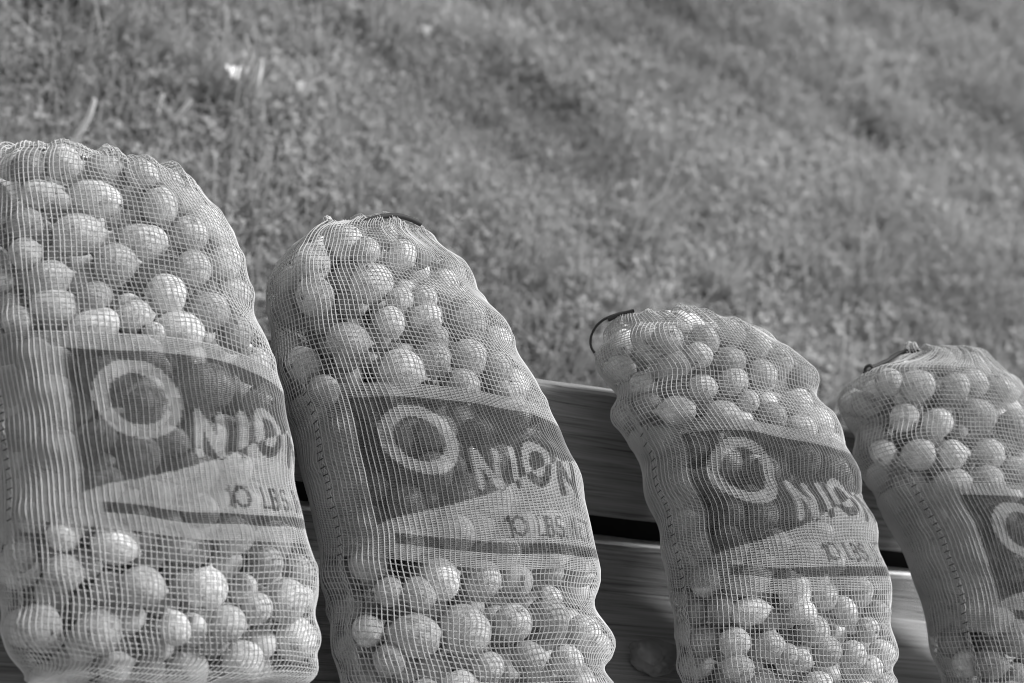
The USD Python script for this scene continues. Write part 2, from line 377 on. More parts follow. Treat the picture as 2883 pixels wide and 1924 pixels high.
def ink_at(X, Y):
    "how much ink: X to the right from the panel's left edge, Y down from its top edge, in metres"
    bound = np.interp(X, [0, .012, .119, .15, .19, .25, .3], [.122, .116, .081, .066, .047, .034, .028])
    field = (X > 0) & (X < .285) & (Y > 0) & (Y < bound)
    ell = lambda cx, cy, rx, ry: ((X - cx)/rx)**2 + ((Y - cy)/ry)**2
    letter = (ell(.051, .040, .0345, .0325) < 1) & (ell(.051, .040, .0220, .0210) > 1)
    letter |= seg_d(X, Y, [(.0985, .079), (.0985, .047), (.1185, .079), (.1185, .047)]) < .0039
    letter |= seg_d(X, Y, [(.1385, .043), (.1385, .076)]) < .0039
    letter |= (ell(.1650, .0540, .0170, .0230) < 1) & (ell(.1650, .0540, .0090, .0135) > 1)
    letter |= seg_d(X, Y, [(.1935, .080), (.1935, .046), (.2160, .080), (.2160, .046)]) < .0039
    ink = field ^ letter
    ink &= ~((Y > .1) & letter)
    ink |= (X > .014) & (X < .285) & (Y > .1290) & (Y < .1375)
    for ch, x0 in WEIGHT_LINE:
        for st in LETTERS[ch]:
            ink |= seg_d(X, Y, [(x0 + .0170*a, .1055 + .0165*b) for a, b in st]) < .00145
    return ink.astype(float)


O_AT = [(318, 915), (962, 1007), (1705, 1083), (2350, 1216)]        # where the middle of the big O is seen
PANELS = [(.236, .290), (.281, .243), (.266, .220), (.256, .2355)]    # the print's upper left corner: metres round, metres down

# ------------------------------------------------------------------ onions seen through the nets: (x, y, half width, half height) in the photograph's own pixels
S = 1.2268
SEEN = [
 [(81,474,48,44),(110,545,45,34),(274,557,70,44),(170,458,50,44),(310,437,56,46),(448,582,44,54),(468,490,56,46),(600,607,50,48),(220,661,66,52),(395,682,64,48),(530,657,48,44),(327,740,56,46),(547,760,46,46),(645,735,42,50),(137,785,56,46),(70,715,40,40),(160,868,76,44),(262,842,44,46),(468,827,54,48),(260,918,64,46),(373,893,48,46),(590,880,52,50),(515,930,58,46),(660,945,46,46),(437,935,28,28),(668,832,46,46),(52,905,42,40),(72,632,46,40),(655,655,38,40),
  (162,1273,54,50),(394,1285,50,48),(580,1095,68,64),(415,1150,60,52),(290,1362,56,48),(150,1110,58,50),(400,1000,52,48),(100,1010,50,48),(690,1230,50,50),(560,1330,52,50),
  (97,1451,48,42),(319,1532,64,54),(394,1459,26,26),(500,1528,54,50),(663,1508,46,46),(752,1592,44,42),(182,1612,54,46),(400,1657,60,52),(585,1660,58,52),(720,1718,42,40),(812,1690,56,58),(858,1605,42,40),(109,1765,60,56),(279,1778,60,58),(490,1768,38,44),(640,1752,48,40),(855,1800,58,52),(775,1505,40,38),(60,1560,44,42)],
 [(960,678,50,46),(868,745,48,46),(1125,722,44,40),(1045,802,58,52),(1210,690,50,44),(1252,806,46,42),(1190,840,36,32),(1125,850,38,36),(1362,848,46,44),(1198,893,48,36),(1100,908,34,40),(890,835,50,50),(805,872,40,40),(976,962,54,44),(1225,955,40,38),(1313,920,52,44),(1213,1015,48,46),(1133,1040,58,50),(853,1028,46,46),(1318,1008,52,46),(1396,1042,46,46),(1300,1085,50,42),(1412,960,42,44),(1430,1108,46,44),(790,1100,44,42),(1285,742,42,40),(1030,705,36,34),
  (1333,1220,42,40),(1146,1424,54,48),(1440,1170,52,48),(1040,1480,52,46),(856,1160,50,46),(1110,1230,54,50),(1220,1330,50,50),(930,1300,52,50),(1500,1290,52,50),(1390,1400,50,50),(1560,1400,48,48),(1290,1500,50,46),
  (957,1621,46,44),(1094,1664,36,40),(1240,1628,54,56),(1180,1672,46,44),(1360,1636,52,52),(1550,1608,36,30),(1640,1612,38,40),(1537,1742,60,56),(1545,1682,34,28),(1310,1775,68,64),(1172,1790,64,54),(1442,1752,46,48),(1646,1783,48,46),(1099,1862,42,42),(1490,1856,44,42),(940,1724,46,44),(1690,1838,40,44),(1375,1880,44,42),(1035,1780,40,40),(1600,1865,46,44)],
 [(1750,903,42,36),(1821,882,46,38),(1946,890,50,38),(1808,948,40,38),(1877,955,40,36),(1982,958,42,38),(2058,935,44,38),(2125,972,42,38),(1705,990,38,32),(1750,1037,38,32),(1893,1033,52,38),(1968,1000,36,32),(2053,1015,42,34),(1812,1085,42,34),(1973,1092,38,32),(2060,1080,44,40),(2143,1055,40,38),(2200,1012,40,38),(1803,1132,42,30),(1906,1158,48,36),(2036,1172,50,36),(2170,1180,42,40),(2252,1128,42,44),(2108,1128,30,28),(2250,1212,44,38),(2272,1062,38,36),(1750,1165,38,34),(2320,1180,42,42),(2105,1215,36,30),
  (1855,1235,40,36),(1960,1262,36,34),(1942,1358,40,38),(2040,1300,44,42),(2150,1330,42,40),(2260,1300,42,40),(1865,1340,40,38),(2050,1440,42,38),(2150,1450,40,38),(1930,1470,40,40),(2250,1420,42,40),(2350,1330,44,42),(2370,1450,42,40),
  (2105,1637,56,40),(1985,1640,40,36),(2234,1667,46,44),(2319,1677,38,36),(2425,1667,34,36),(2485,1650,30,32),(2032,1722,42,36),(2113,1724,50,34),(1962,1722,38,36),(2255,1722,40,34),(2375,1725,40,36),(2294,1777,38,42),(2440,1772,32,30),(2482,1722,30,32),(1982,1808,44,38),(2067,1808,40,40),(2168,1823,38,42),(2214,1850,30,32),(2324,1833,38,40),(2400,1845,36,38),(2258,1860,28,28),(2083,1880,42,34),(1942,1880,46,36),(2500,1843,34,34),(2450,1880,32,30)],
 [(2441,1137,40,32),(2583,1088,46,38),(2690,1091,40,34),(2545,1176,40,36),(2637,1191,42,38),(2755,1168,46,40),(2453,1233,40,36),(2486,1275,34,32),(2591,1279,48,38),(2684,1279,36,36),(2782,1279,44,38),(2675,1363,50,38),(2778,1356,50,40),(2744,1080,40,34),(2500,1075,38,34),(2395,1140,34,34),(2398,1195,34,32),(2810,1090,40,36),(2850,1200,44,40),(2860,1330,46,40),(2560,1360,42,38),
  (2620,1460,44,40),(2720,1480,46,42),(2810,1470,46,42),(2650,1560,44,40),(2760,1580,46,42),(2700,1650,42,38),
  (2656,1740,42,34),(2802,1747,44,36),(2680,1808,42,38),(2790,1868,48,38),(2740,1730,36,34),(2860,1800,44,40),(2720,1870,36,34)],
]
rng = np.random.default_rng(7)
BAG_WORDS = ['leftmost bag', 'second bag', 'third bag', 'rightmost bag']


class Onion: pass


def kept_in(b, c, r):
    "the nearest place to c where a ball of radius r lies inside the bag"
    mids = b.P.mean(1); h = mids @ b.T
    half_w = np.abs(((b.P - mids[:, None]) @ b.A)).max(1); half_t = np.abs(((b.P - mids[:, None]) @ b.N)).max(1)
    fits = h[(half_w > r*1.05) & (half_t > r*1.05)]
    for _ in range(3):
        top, low = fits.max() - r*.25, fits.min() + r*.25
        v = float(np.clip(c @ b.T, low, top))
        c = c + b.T*(v - c @ b.T)
        i = int(np.argmin(np.abs(h - v)))
        row = b.P[i] - mids[i]
        w, t = np.abs(row @ b.A).max(), np.abs(row @ b.N).max()
        off = c - mids[i]
        for ax, lim in ((b.A, w), (b.N, t)):
            o = off @ ax
            lim = max(lim - r*.97, 0)
            if abs(o) > lim: c = c + ax*(math.copysign(lim, o) - o)
    return c


def onion_at(b, px, py, rx, ry, sink=0.96):
    ij, d = b.pick(px/S, py/S)
    if d > 14: return None
    o = Onion()
    o.i, o.j = ij; P, n = b.P[ij[0], ij[1]], b.Nrm[ij[0], ij[1]]
    z = (P - CAM_POS) @ FWD
    k = z/FPX/S
    o.rx, o.ry = 1.22*rx*k, 1.22*ry*k; o.r = (o.rx + o.ry)/2
    view = unit(P - CAM_POS)
    # sit under the net, on the line of sight of the spot where it shows
    o.c = P + view*min(o.r*sink/max(0.35, -(n @ view)), o.r*1.6)
    # keep it inside where the bag gets thin at its top
    row = b.P[ij[0]]; mid = row.mean(0)
    o.c = kept_in(b, o.c, o.r)
    o.seen = True
    return o


for b, listed, spot, guess in zip(BAGS, SEEN, O_AT, PANELS):
    ij = b.pick(float(spot[0]), float(spot[1]))[0]
    sl, t0 = b.th[ij[1]] + .051, ij[0]*b.len/b.NT - .040
    b.panel = (sl, t0)
    b.onions = [o for o in (onion_at(b, *q) for q in listed) if o]
    # the sides and the part outside the picture: onions against the net, free of those already placed
    tcol = np.arange(b.NT)*b.len/b.NT
    rm = np.mean([o.r for o in b.onions])
    b.rm = rm
    cs = np.array([o.c for o in b.onions]); rs = np.array([o.r for o in b.onions])
    tries = rng.integers(0, [b.NT - 12, TH], (2600, 2)) + [6, 0]
    for o in b.onions:                                       # none may stick out of its bag
        for _ in range(6):
            rel = o.c - b.P; h = (rel*b.Nrm).sum(-1); lat2 = (rel**2).sum(-1) - h**2
            out = np.where((lat2 < o.r**2) & (np.abs(h) < .03), h + np.sqrt(np.maximum(o.r**2 - lat2, 0)), -1)
            k = np.unravel_index(out.argmax(), out.shape)
            if out[k] < .0025: break
            o.c = o.c - b.Nrm[k]*(out[k] - .001)
        gap, at = b.skin.query(o.c)
        o.lost = out.max() > .004 or at//TH < 12 or gap < .8*o.r
    b.onions = [o for o in b.onions if not o.lost]
    cs = np.array([o.c for o in b.onions]); rs = np.array([o.r for o in b.onions])
    for i, j in tries:
        P, n = b.P[i, j], b.Nrm[i, j]
        if max(abs((b.P[i] - b.P[i].mean(0)) @ b.N)) < rm*1.5: continue
        inframe = b.facing[i, j] and 20 < b.uv[i, j, 0] < 2330 and 20 < b.uv[i, j, 1] < 1548
        band = t0 - .012 < tcol[i] < t0 + .15
        edge = abs((n @ unit(P - CAM_POS))) < 0.45
        r = rm*rng.uniform(.8, 1.1)
        if inframe and not band and not edge: continue
        c = P - n*r*(1.0 if not (inframe and not band and not edge) else 2.0)
        c = kept_in(b, c, r)
        gap, at = b.skin.query(c)
        if gap < .88*r or at//TH < 12: continue
        if (np.linalg.norm(cs - c, axis=1) < 0.93*(rs + r)).any(): continue
        o = Onion(); o.i, o.j, o.c, o.r = i, j, c, r
        o.rx = r*rng.uniform(.95, 1.12); o.ry = r*rng.uniform(.85, 1.0); o.seen = False
        o.face = bool(b.facing[i, j])
        o.deep = bool(inframe and not band and not edge)
        b.onions.append(o); cs = np.vstack([cs, c]); rs = np.append(rs, r)
    # the heap inside
    b.inner = []
    ax = b.P.mean(1)
    for k in range(5000):
        i, j = rng.integers(8, b.NT - 8), rng.integers(0, TH)
        c = ax[i] + (b.P[i, j] - ax[i])*math.sqrt(rng.uniform(0, .55))
        r = rm*rng.uniform(.75, 1.0)
        if np.linalg.norm(c - b.P[i, j]) < r*(3.8 if b.facing[i, j] else 1.3): continue
        if b.skin.query(c)[0] < r*1.1 or (np.linalg.norm(cs - c, axis=1) < 0.86*(rs + r)).any(): continue
        b.inner.append((c, r)); cs = np.vstack([cs, c]); rs = np.append(rs, r)

# ------------------------------------------------------------------ the nets: drawn tight over the onions, sagging between them
for bi, b in enumerate(BAGS):
    NT = b.NT
    hit = np.full((NT, TH), -0.05)
    for o in b.onions:
        rel = o.c - b.P
        h = (rel*b.Nrm).sum(-1)
        lat2 = (rel**2).sum(-1) - h**2
        ok = lat2 < (o.r*1.0)**2
        top = h + np.sqrt(np.maximum((o.r*1.0)**2 - lat2, 0))
        hit = np.where(ok & (top > hit) & (np.abs(top) < 0.03), top, hit)
    tcol = np.arange(NT)*b.len/NT
    hit = np.minimum(hit, np.minimum(.0035, .12*tcol)[:, None])
    sl, t0 = b.panel
    bandw = np.clip((tcol - t0 + .02)/.02, 0, 1)*np.clip((t0 + .165 - tcol)/.02, 0, 1)
    floor = (-.0055 + .0025*bandw)[:, None] + .0045*np.clip(1 - np.abs((b.Nrm*unit(b.P - CAM_POS)).sum(-1))/.5, 0, 1)
    d = np.maximum(hit, floor)
    for k in range(300):
        a = np.vstack([d[:1], d, d[-1:]])
        avg = (a[:-2] + a[2:] + np.roll(d, 1, 1) + np.roll(d, -1, 1))/4 - 8e-6
        d = np.maximum(np.maximum(hit + .0014, avg), floor)
    th2 = np.arange(TH)/TH*2*math.pi
    topw = np.clip(1 - tcol/.10, 0, 1)**1.5
    botw = np.clip((tcol - (b.len - .16))/.1, 0, 1)
    pleat = meshkit.noise(np.stack([np.cos(th2)*7 + bi*3, np.sin(th2)*7, th2*0], -1), bi) - .5
    pleat2 = meshkit.noise(np.stack([np.cos(th2)*14 + bi*3, np.sin(th2)*14, th2*0], -1), bi + 9) - .5
    d = d + topw[:, None]*(.014*pleat + .011*pleat2)[None]
    pos = b.P + d[..., None]*b.Nrm
    # light and fine creases of the cloth
    b.net = pos
    b.warp_seed = bi
    dt = np.gradient(pos, axis=0); ds = np.roll(pos, -1, 1) - np.roll(pos, 1, 1)
    nn = unit(np.cross(ds, dt)); nn *= np.sign((nn*b.Nrm).sum(-1, keepdims=True) + 1e-9)
    b.netN = nn
    b.warp_seed = bi


def net_points(b, s, t):
    "points and normals of a bag's net at s metres round and t metres down (arrays of one shape)"
    # the cloth is pulled askew here and there
    p = np.stack([s*9, t*9, np.full(s.shape, 3.0*b.warp_seed)], -1)
    q = np.stack([s*24, t*24, np.full(s.shape, 5.0*b.warp_seed + 1)], -1)
    s2 = s + .006*(meshkit.noise(p, 3) - .5) + .0025*(meshkit.noise(q, 4) - .5)
    t2 = t + .008*(meshkit.noise(p, 5) - .5) + .003*(meshkit.noise(q, 6) - .5)
    sl, t0 = b.panel
    f = np.clip((t - t0 - .01)/.1, 0, 1); f = f*f*(3 - 2*f)
    t2 = t2 - f*0.85*np.minimum(np.minimum(np.abs(s - .18), b.girth - np.abs(s - .18)), .17)**2
    ci = np.clip(t2/b.len*b.NT, 0, b.NT - 1)
    cj = (s2/b.girth*TH) % TH
    pad = lambda a: np.concatenate([a, a[:, :1]], 1)
    P = np.stack([map_coordinates(pad(b.net[..., k]), [ci, cj], order=1, mode='nearest') for k in range(3)], -1)
    N = np.stack([map_coordinates(pad(b.netN[..., k]), [ci, cj], order=1, mode='nearest') for k in range(3)], -1)
    return P, unit(N)


for b, spot in zip(BAGS, O_AT):                              # set each print so that its big O sits where it is seen
    for _ in range(6):
        sl, t0 = b.panel
        s3 = np.array([sl - .051, sl - .051 + .004, sl - .051]); t3 = np.array([t0 + .040, t0 + .040, t0 + .044])
        uv = project(net_points(b, s3, t3)[0])[0]
        J = np.stack([(uv[1] - uv[0])/.004, (uv[2] - uv[0])/.004], -1)
        step = np.linalg.solve(J, np.array(spot, float) - uv[0])
        b.panel = (sl + float(np.clip(step[0], -.02, .02)), t0 + float(np.clip(step[1], -.02, .02)))
    print('panel', b.panel, uv[0], spot)
CELL = .0047
BAG_LABELS = [
 'largest and nearest mesh bag of onions, leftmost, with no cord at its top',
 'pale mesh bag of onions with a dark cord arching over its top',
 'pale mesh bag of onions with a thin dark cord looping out at its upper left',
 'farthest mesh bag of onions, rightmost, its print only half in view',
]
bag_prims = []
for bi, b in enumerate(BAGS):
    bag = thing('onion_bag', BAG_LABELS[bi], 'onion bag', 'mesh bags of onions in a row')
    bag_prims.append(bag)
    sl, t0 = b.panel
    tA, tB = t0 - .012, t0 + .1515
    t_lo, t_hi = .009, b.len - .008
    # long threads, top to bottom
    ns = int(round(b.girth/CELL))
    sv = np.arange(ns)*b.girth/ns
    tv = np.arange(t_lo, t_hi, .0022)
    s, t = np.meshgrid(sv, tv, indexing='ij')
    s = s + rng.normal(0, .00035, s.shape[0])[:, None]
    P, N = net_points(b, s, t)
    thick = .00051*(1 + .25*(meshkit.noise(np.stack([s*300, t*60, s*0], -1), 8) - .5))
    V, F, Nr = strands(P + N*.0005, N, thick)
    inkv = .55*ink_at(sl - s, t - t0)
    obj('long_threads', V, F, M_NET, bag, Nr, np.repeat(inkv.ravel(), 3))
    # cross threads of the open net
    nper = int(b.girth/.0022)
    sr = np.arange(nper)*b.girth/nper
    rows = np.r_[np.arange(t_lo, tA - .001, CELL), np.arange(tB + .003, t_hi, CELL*1.12)]
    t, s = np.meshgrid(rows, sr, indexing='ij')
    t = t + rng.normal(0, .0003, t.shape[0])[:, None]
    P, N = net_points(b, s, t)
    V, F, Nr = strands(P, N, .00048, closed=True)
    obj('cross_threads', V, F, M_NET, bag, Nr, np.zeros(len(V)))
    # the hem along the closed top
    sr = np.arange(int(b.girth/.0022))*b.girth/int(b.girth/.0022)
    t, s = np.meshgrid(np.array([.0085, .0100, .0113]), sr, indexing='ij')
    P, N = net_points(b, s, t)
    V, F, Nr = strands(P, N, .0008, closed=True)
    obj('top_hem', V, F, M_NET, bag, Nr, np.zeros(len(V)))
    # close weft of the printed band
    rows = np.arange(tA, tB, .00150)
    nper = int(b.girth/.0020)
    sr = np.arange(nper)*b.girth/nper
    t, s = np.meshgrid(rows, sr, indexing='ij')
    P, N = net_points(b, s, t)
    ink = ink_at(sl - s, t - t0)*(.90 + .10*rng.random(s.shape))
    thick = .00050*(1 + .5*(meshkit.noise(np.stack([s*120, t*700, s*0 + bi], -1), 2) - .5))
    V, F, Nr = strands(P, N, thick, closed=True)
    obj('printed_band', V, F, M_NET, bag, Nr, np.repeat(ink.ravel(), 3))
    # side seam with its stitches
    s0 = sl + (.060 if bi == 0 else .036)
    tv = np.arange(tA - .03, min(tB + .10, t_hi), .002)
    seam = []
    for k, ds in enumerate((0, .0016, .0032)):
        sline = s0 + ds + .0008*np.sin(tv*900 + k*2)
        P, N = net_points(b, sline[None], tv[None])
        seam.append(strands(P + N*.0012, N, .0005))
    off = 0; VV, FF, NN = [], [], []
    for V, F, Nr in seam: VV.append(V); FF.append(F + off); NN.append(Nr); off += len(V)
    obj('side_seam', np.vstack(VV), np.vstack(FF), M_NET, bag, np.vstack(NN), np.zeros(off))
    tv = np.arange(tA, tB, .0085); VV, FF, NN = [], [], []; off = 0
    sq = s0 + np.linspace(-.0012, .0045, 4)[None] + 0*tv[:, None]
    P, N = net_points(b, sq, tv[:, None] + np.linspace(0, .0018, 4)[None])
    V, F, Nr = strands(P + N*.0019, N, .0005)
    obj('stitching', V, F, M_CORD, bag, Nr, np.zeros(len(V)))

# draw cords at the tops
def cord(bi, px, rad, push=0.0, name='draw_cord'):
    b = BAGS[bi]; pts = []
    for x, y in px:
        i, d = b.pick(x, y)[0], b.pick(x, y)[1]
        z = (b.net[i[0], i[1]] - CAM_POS) @ FWD
        pts.append((x, y, z))
    pts = np.array(pts); pts[:, 2] = gaussian_filter1d(pts[:, 2], 2, mode='nearest') + push
    P = CAM_POS + ray(pts[:, 0], pts[:, 1])*pts[:, 2:3]
    V, F, N = tube(P, rad)
    obj(name, V, F, M_CORD, bag_prims[bi], N)


cord(1, [(838, 508), (858, 501), (880, 496), (905, 494), (928, 498), (950, 506), (968, 516)], .0024)
cord(2, [(1450, 716), (1430, 717), (1410, 723), (1385, 733), (1368, 748), (1357, 768), (1354, 788), (1358, 802), (1366, 812)], .0013)
cord(2, [(1455, 714), (1435, 719), (1415, 725), (1395, 734)], .0022)
cord(3, [(1984, 858), (1992, 846), (2015, 838), (2040, 826), (2060, 812), (2080, 805), (2095, 805), (2112, 808)], .0024)
cord(3, [(1984, 852), (1987, 842), (1998, 838), (2004, 846), (1996, 853), (1986, 852)], .0016)

# ------------------------------------------------------------------ onion shapes
def onion_kind(k):
    r = np.random.default_rng(100 + k)
    flat, neck, lean = r.uniform(.90, 1.06), r.uniform(.10, .17), r.uniform(-.15, .15, 2)
    u = np.linspace(0, 1, 18)
    a = math.pi*u                                               # 0 at the neck, pi at the roots
    rad = np.sin(a)**.92
    z = np.cos(a)*flat
    pull = np.clip(1 - a/.62, 0, 1)
    z = z + .14*pull**1.6                                        # drawn up towards the neck
    rad = np.maximum(rad*(1 - .10*pull), neck*(a < 1))
    z = z + .07*np.clip((a - 2.75)/.39, 0, 1)                    # dimpled at the roots
    n = 26
    th = np.arange(n)*2*math.pi/n
    wob = 1 + .035*np.sin(2*th + r.uniform(0, 6)) + .025*np.sin(3*th + r.uniform(0, 6)) + .012*np.sin(7*th + r.uniform(0, 6))
    X = rad[:, None]*np.cos(th)*wob; Y = rad[:, None]*np.sin(th)*wob; Z = np.repeat(z[:, None], n, 1)
    X = X + lean[0]*np.clip(Z - .6, 0, 1); Y = Y + lean[1]*np.clip(Z - .6, 0, 1)
    V = np.stack([X, Y, Z], -1).reshape(-1, 3)
    idx = np.arange(len(u)*n).reshape(len(u), n)
    q = np.stack([idx[:-1], idx[1:], np.roll(idx[1:], -1, 1), np.roll(idx[:-1], -1, 1)], -1).reshape(-1, 4)
    # neck: a dry twisted wisp
    zt, L = z[0], r.uniform(.04, .24)
    kk = np.linspace(0, 1, 6)
    nr = neck*(1.05 - .55*kk + .12*np.sin(kk*9)); nr[-1] *= .45
    m = 9; tw = np.arange(m)*2*math.pi/m
    bend = r.uniform(-.4, .4, 2)
    NX = (nr[:, None]*np.cos(tw + kk[:, None]) + (lean[0]*(zt - .6) + bend[0]*kk**2*L)[:, None])
    NY = (nr[:, None]*np.sin(tw + kk[:, None])*.8 + (lean[1]*(zt - .6) + bend[1]*kk**2*L)[:, None])
    NZ = np.repeat((zt - .03 + kk*L)[:, None], m, 1)
    NV = np.stack([NX, NY, NZ], -1).reshape(-1, 3)
    NI = np.arange(6*m).reshape(6, m)
    NF = np.stack([NI[:-1], np.roll(NI[:-1], -1, 1), np.roll(NI[1:], -1, 1), NI[1:]], -1).reshape(-1, 4)
    # root tuft
    RP = []
    for c in range(16):
        az, sp = r.uniform(0, 6.28), r.uniform(.02, .2)
        st = np.array([sp*.6*math.cos(az), sp*.6*math.sin(az), z[-1] - .0])
        en = st + np.array([sp*math.cos(az), sp*math.sin(az), -r.uniform(.05, .16)])
        RP.append([st, (st + en)/2 + r.normal(0, .02, 3), en])
    RV, RF, RN = strands(np.array(RP), np.broadcast_to([.3, .2, .9], (16, 3, 3)), .014)
    return (V, q), (NV, NF), (RV, RF, RN)


KINDS = [onion_kind(k) for k in range(10)]
first = {}


def smooth_normals(V, q):
    n = np.zeros_like(V); fn = np.cross(V[q[:, 2]] - V[q[:, 0]], V[q[:, 3]] - V[q[:, 1]])
    for k in range(4): np.add.at(n, q[:, k], fn)
    n = unit(n)
    return n if (n*(V - V.mean(0))).sum() > 0 else -n


def place_onion(o, label, group):
    k = int(rng.integers(0, len(KINDS)))
    # long axis: sideways in the picture where the onion shows wide, up where it shows tall, else anyhow
    if o.rx > o.ry*1.14: axis = unit(RIGHT*rng.choice([-1, 1]) + rng.normal(0, .25, 3))
    elif o.ry > o.rx*1.14: axis = unit(UP*rng.choice([-1, 1]) + rng.normal(0, .25, 3))
    else: axis = unit(rng.normal(0, 1, 3) + .5*UP - .15*FWD)
    nb = b.Nrm[o.i, o.j]
    if axis @ nb > .05: axis = unit(axis - nb*(axis @ nb - rng.uniform(-.3, .05)))
    x = unit(np.cross(axis, rng.normal(0, 1, 3))); y = np.cross(axis, x)
    lo, hi = min(o.rx, o.ry), max(o.rx, o.ry)
    sz = hi if hi > lo*1.14 else o.r*.96
    sr = lo*1.02 if hi > lo*1.14 else o.r
    m = np.eye(4); m[:3, 0], m[:3, 1], m[:3, 2], m[:3, 3] = x*sr*.955, y*sr*.955, axis*sz*.92, o.c
    t = thing('onion', label, 'onion', group, m)
    if k in first:
        t.GetReferences().AddInternalReference(first[k]); t.SetInstanceable(True)
        return
    first[k] = t.GetPath()
    (V, q), (NV, NF), (RV, RF, RN) = KINDS[k]
    obj('bulb', V, q, M_SKIN, t, smooth_normals(V, q))
    obj('neck', NV, NF, M_NECK, t, smooth_normals(NV, NF))
    obj('roots', RV, RF, M_ROOT, t, RN)


ORD = ['zeroth', 'first', 'second', 'third', 'fourth', 'fifth', 'sixth', 'seventh', 'eighth', 'ninth', 'tenth', 'eleventh', 'twelfth', 'thirteenth', 'fourteenth', 'fifteenth']
leftovers = []
total_named = 0
for bi, b in enumerate(BAGS):
    sl, t0 = b.panel
    mean = np.mean([o.r for o in b.onions if o.seen])
    zones = {'above the print': [], 'behind the printed band': [], 'below the print': []}
    for o in b.onions:
        uv = project(o.c)[0]
        o.uv = uv
        vis = o.seen or (o.face and not o.deep and -20 < uv[0] < 2370 and -20 < uv[1] < 1588)
        if not vis or total_named >= 300:
            leftovers.append(o); continue
        total_named += 1
        t = o.i*b.len/b.NT
        zones['above the print' if t < t0 - .006 else 'below the print' if t > t0 + .142 else 'behind the printed band'].append(o)
    for zone, os_ in zones.items():
        os_.sort(key=lambda o: skewed(o.uv, OUTLINES[bi]['xc']))
        rows, cur = [], []
        for o in os_:
            y = skewed(o.uv, OUTLINES[bi]['xc'])
            if cur and y - y0 > 46 - 6*bi: rows.append(cur); cur = []
            if not cur: y0 = y
            cur.append(o)
        if cur: rows.append(cur)
        for r_i, row in enumerate(rows):
            row.sort(key=lambda o: o.uv[0])
            for c_i, o in enumerate(row):
                size = 'large' if o.r > mean*1.13 else 'small' if o.r < mean*.86 else 'medium'
                shape = 'wide' if o.rx > 1.25*o.ry else 'round'
                lab = f'{size} {shape} onion, {ORD[c_i + 1]} in the {ORD[r_i + 1]} row, {zone}, {BAG_WORDS[bi]}'
                place_onion(o, lab, f'onions in the {BAG_WORDS[bi]}')

# onions deeper in the heaps, showing only as dark shapes between the others: one object
import trimesh
ico = trimesh.creation.icosphere(2)
IV, IF = np.array(ico.vertices), np.array(ico.faces)
VV, FF, off = [], [], 0
for b in BAGS:
    for c, r in b.inner:
        VV.append(IV*r*rng.uniform(.92, 1.06, 3) + c); FF.append(IF + off); off += len(IV)
for o in leftovers:
    VV.append(IV*o.r + o.c); FF.append(IF + off); off += len(IV)
heap = obj('onion_heap', np.vstack(VV), np.vstack(FF), M_SKIN, smooth=True)
tag(heap, 'onions deeper inside the bags, dimly seen between those in front', 'onions', kind='stuff')

# ------------------------------------------------------------------ the plank rack the bags lean on
EP = math.radians(64)
PL_N = np.array([0, -math.sin(EP), math.cos(EP)]); PL_U = np.array([0, math.cos(EP), math.sin(EP)])
rest = ANCHOR - BAG_N*.045 - BAG_N*.080
edge = on_plane(1300.0, 888.0, rest, BAG_N)                      # top front edge of the upper plank
X1 = np.array([1.0, 0, 0])


def on_planks(px, py): 
    p = on_plane(float(px), float(py), edge, PL_N)
    return (p - edge) @ X1, (p - edge) @ PL_U


_, u_low = on_planks(1430, 1193)
_, u_top2 = on_planks(1430, 1254)
top_d = ray(1430.0, 1231.0)
# thickness of the lower plank from the width of its pale top edge
p_front = edge + PL_U*u_top2
tt = np.linspace(0, .08, 200)
yy = project(edge + X1*on_planks(1430, 1254)[0] + PL_U*u_top2 - PL_N*tt[:, None])[0][:, 1]
THICK = float(np.clip(tt[np.argmin(np.abs(yy - 1231))], .015, .05))
rack_m = np.eye(4); rack_m[:3, 0], rack_m[:3, 1], rack_m[:3, 2], rack_m[:3, 3] = X1, -PL_N, PL_U, edge
rack = thing('plank_rack', 'rough wooden rack of broad grey planks carrying the bags', 'rack', None, rack_m)
XL, XR = -1.3, 2.6


def worn_plank(x0, x1, y0, y1, z0, z1, seed, chip=0.0):
    "a sawn plank: soft corners and an uneven, chipped upper front edge"
    nx = int((x1 - x0)/.012)
    xs = np.linspace(x0, x1, nx)
    n1 = meshkit.fbm(np.stack([xs*14, xs*0 + seed, xs*0], -1), 4, seed) - .5
    n2 = np.clip(meshkit.noise(np.stack([xs*11, xs*0 + seed + 3, xs*0], -1), seed) - .62, 0, 1)*2.2
    b = .0025
    prof = [(y0 + b, z0), (y1 - b, z0), (y1, z0 + b), (y1, z1 - b), (y1 - b, z1), (y0 + b, z1), (y0, z1 - b), (y0, z0 + b)]
    V = np.zeros((nx, 8, 3))
    for k, (y, z) in enumerate(prof):
        V[:, k, 0] = xs; V[:, k, 1] = y; V[:, k, 2] = z + n1*.003
        if k == 6: V[:, k, 2] -= chip*n2; V[:, k, 1] += 0
        if k == 5: V[:, k, 1] += chip*n2*.7
    idx = np.arange(nx*8).reshape(nx, 8)
    q = np.stack([idx[:-1], np.roll(idx[:-1], -1, 1), np.roll(idx[1:], -1, 1), idx[1:]], -1)
    return V.reshape(-1, 3), q


def obj_quads(name, V, q, mat, parent):
    f = q.reshape(-1, 4)
    return obj(name, V, np.vstack([f[:, [0, 1, 2]], f[:, [0, 2, 3]]]), mat, parent, smooth=35)


V, q = worn_plank(XL, XR, 0, THICK, u_low, 0, 3, .004)
obj_quads('plank', V, q, M_WOOD, rack)
LOW = u_top2 - .28
V, q = worn_plank(XL - .05, XR + .1, 0, THICK, LOW, u_top2, 8, .010)
obj_quads('plank', V, q, M_WOOD, rack)
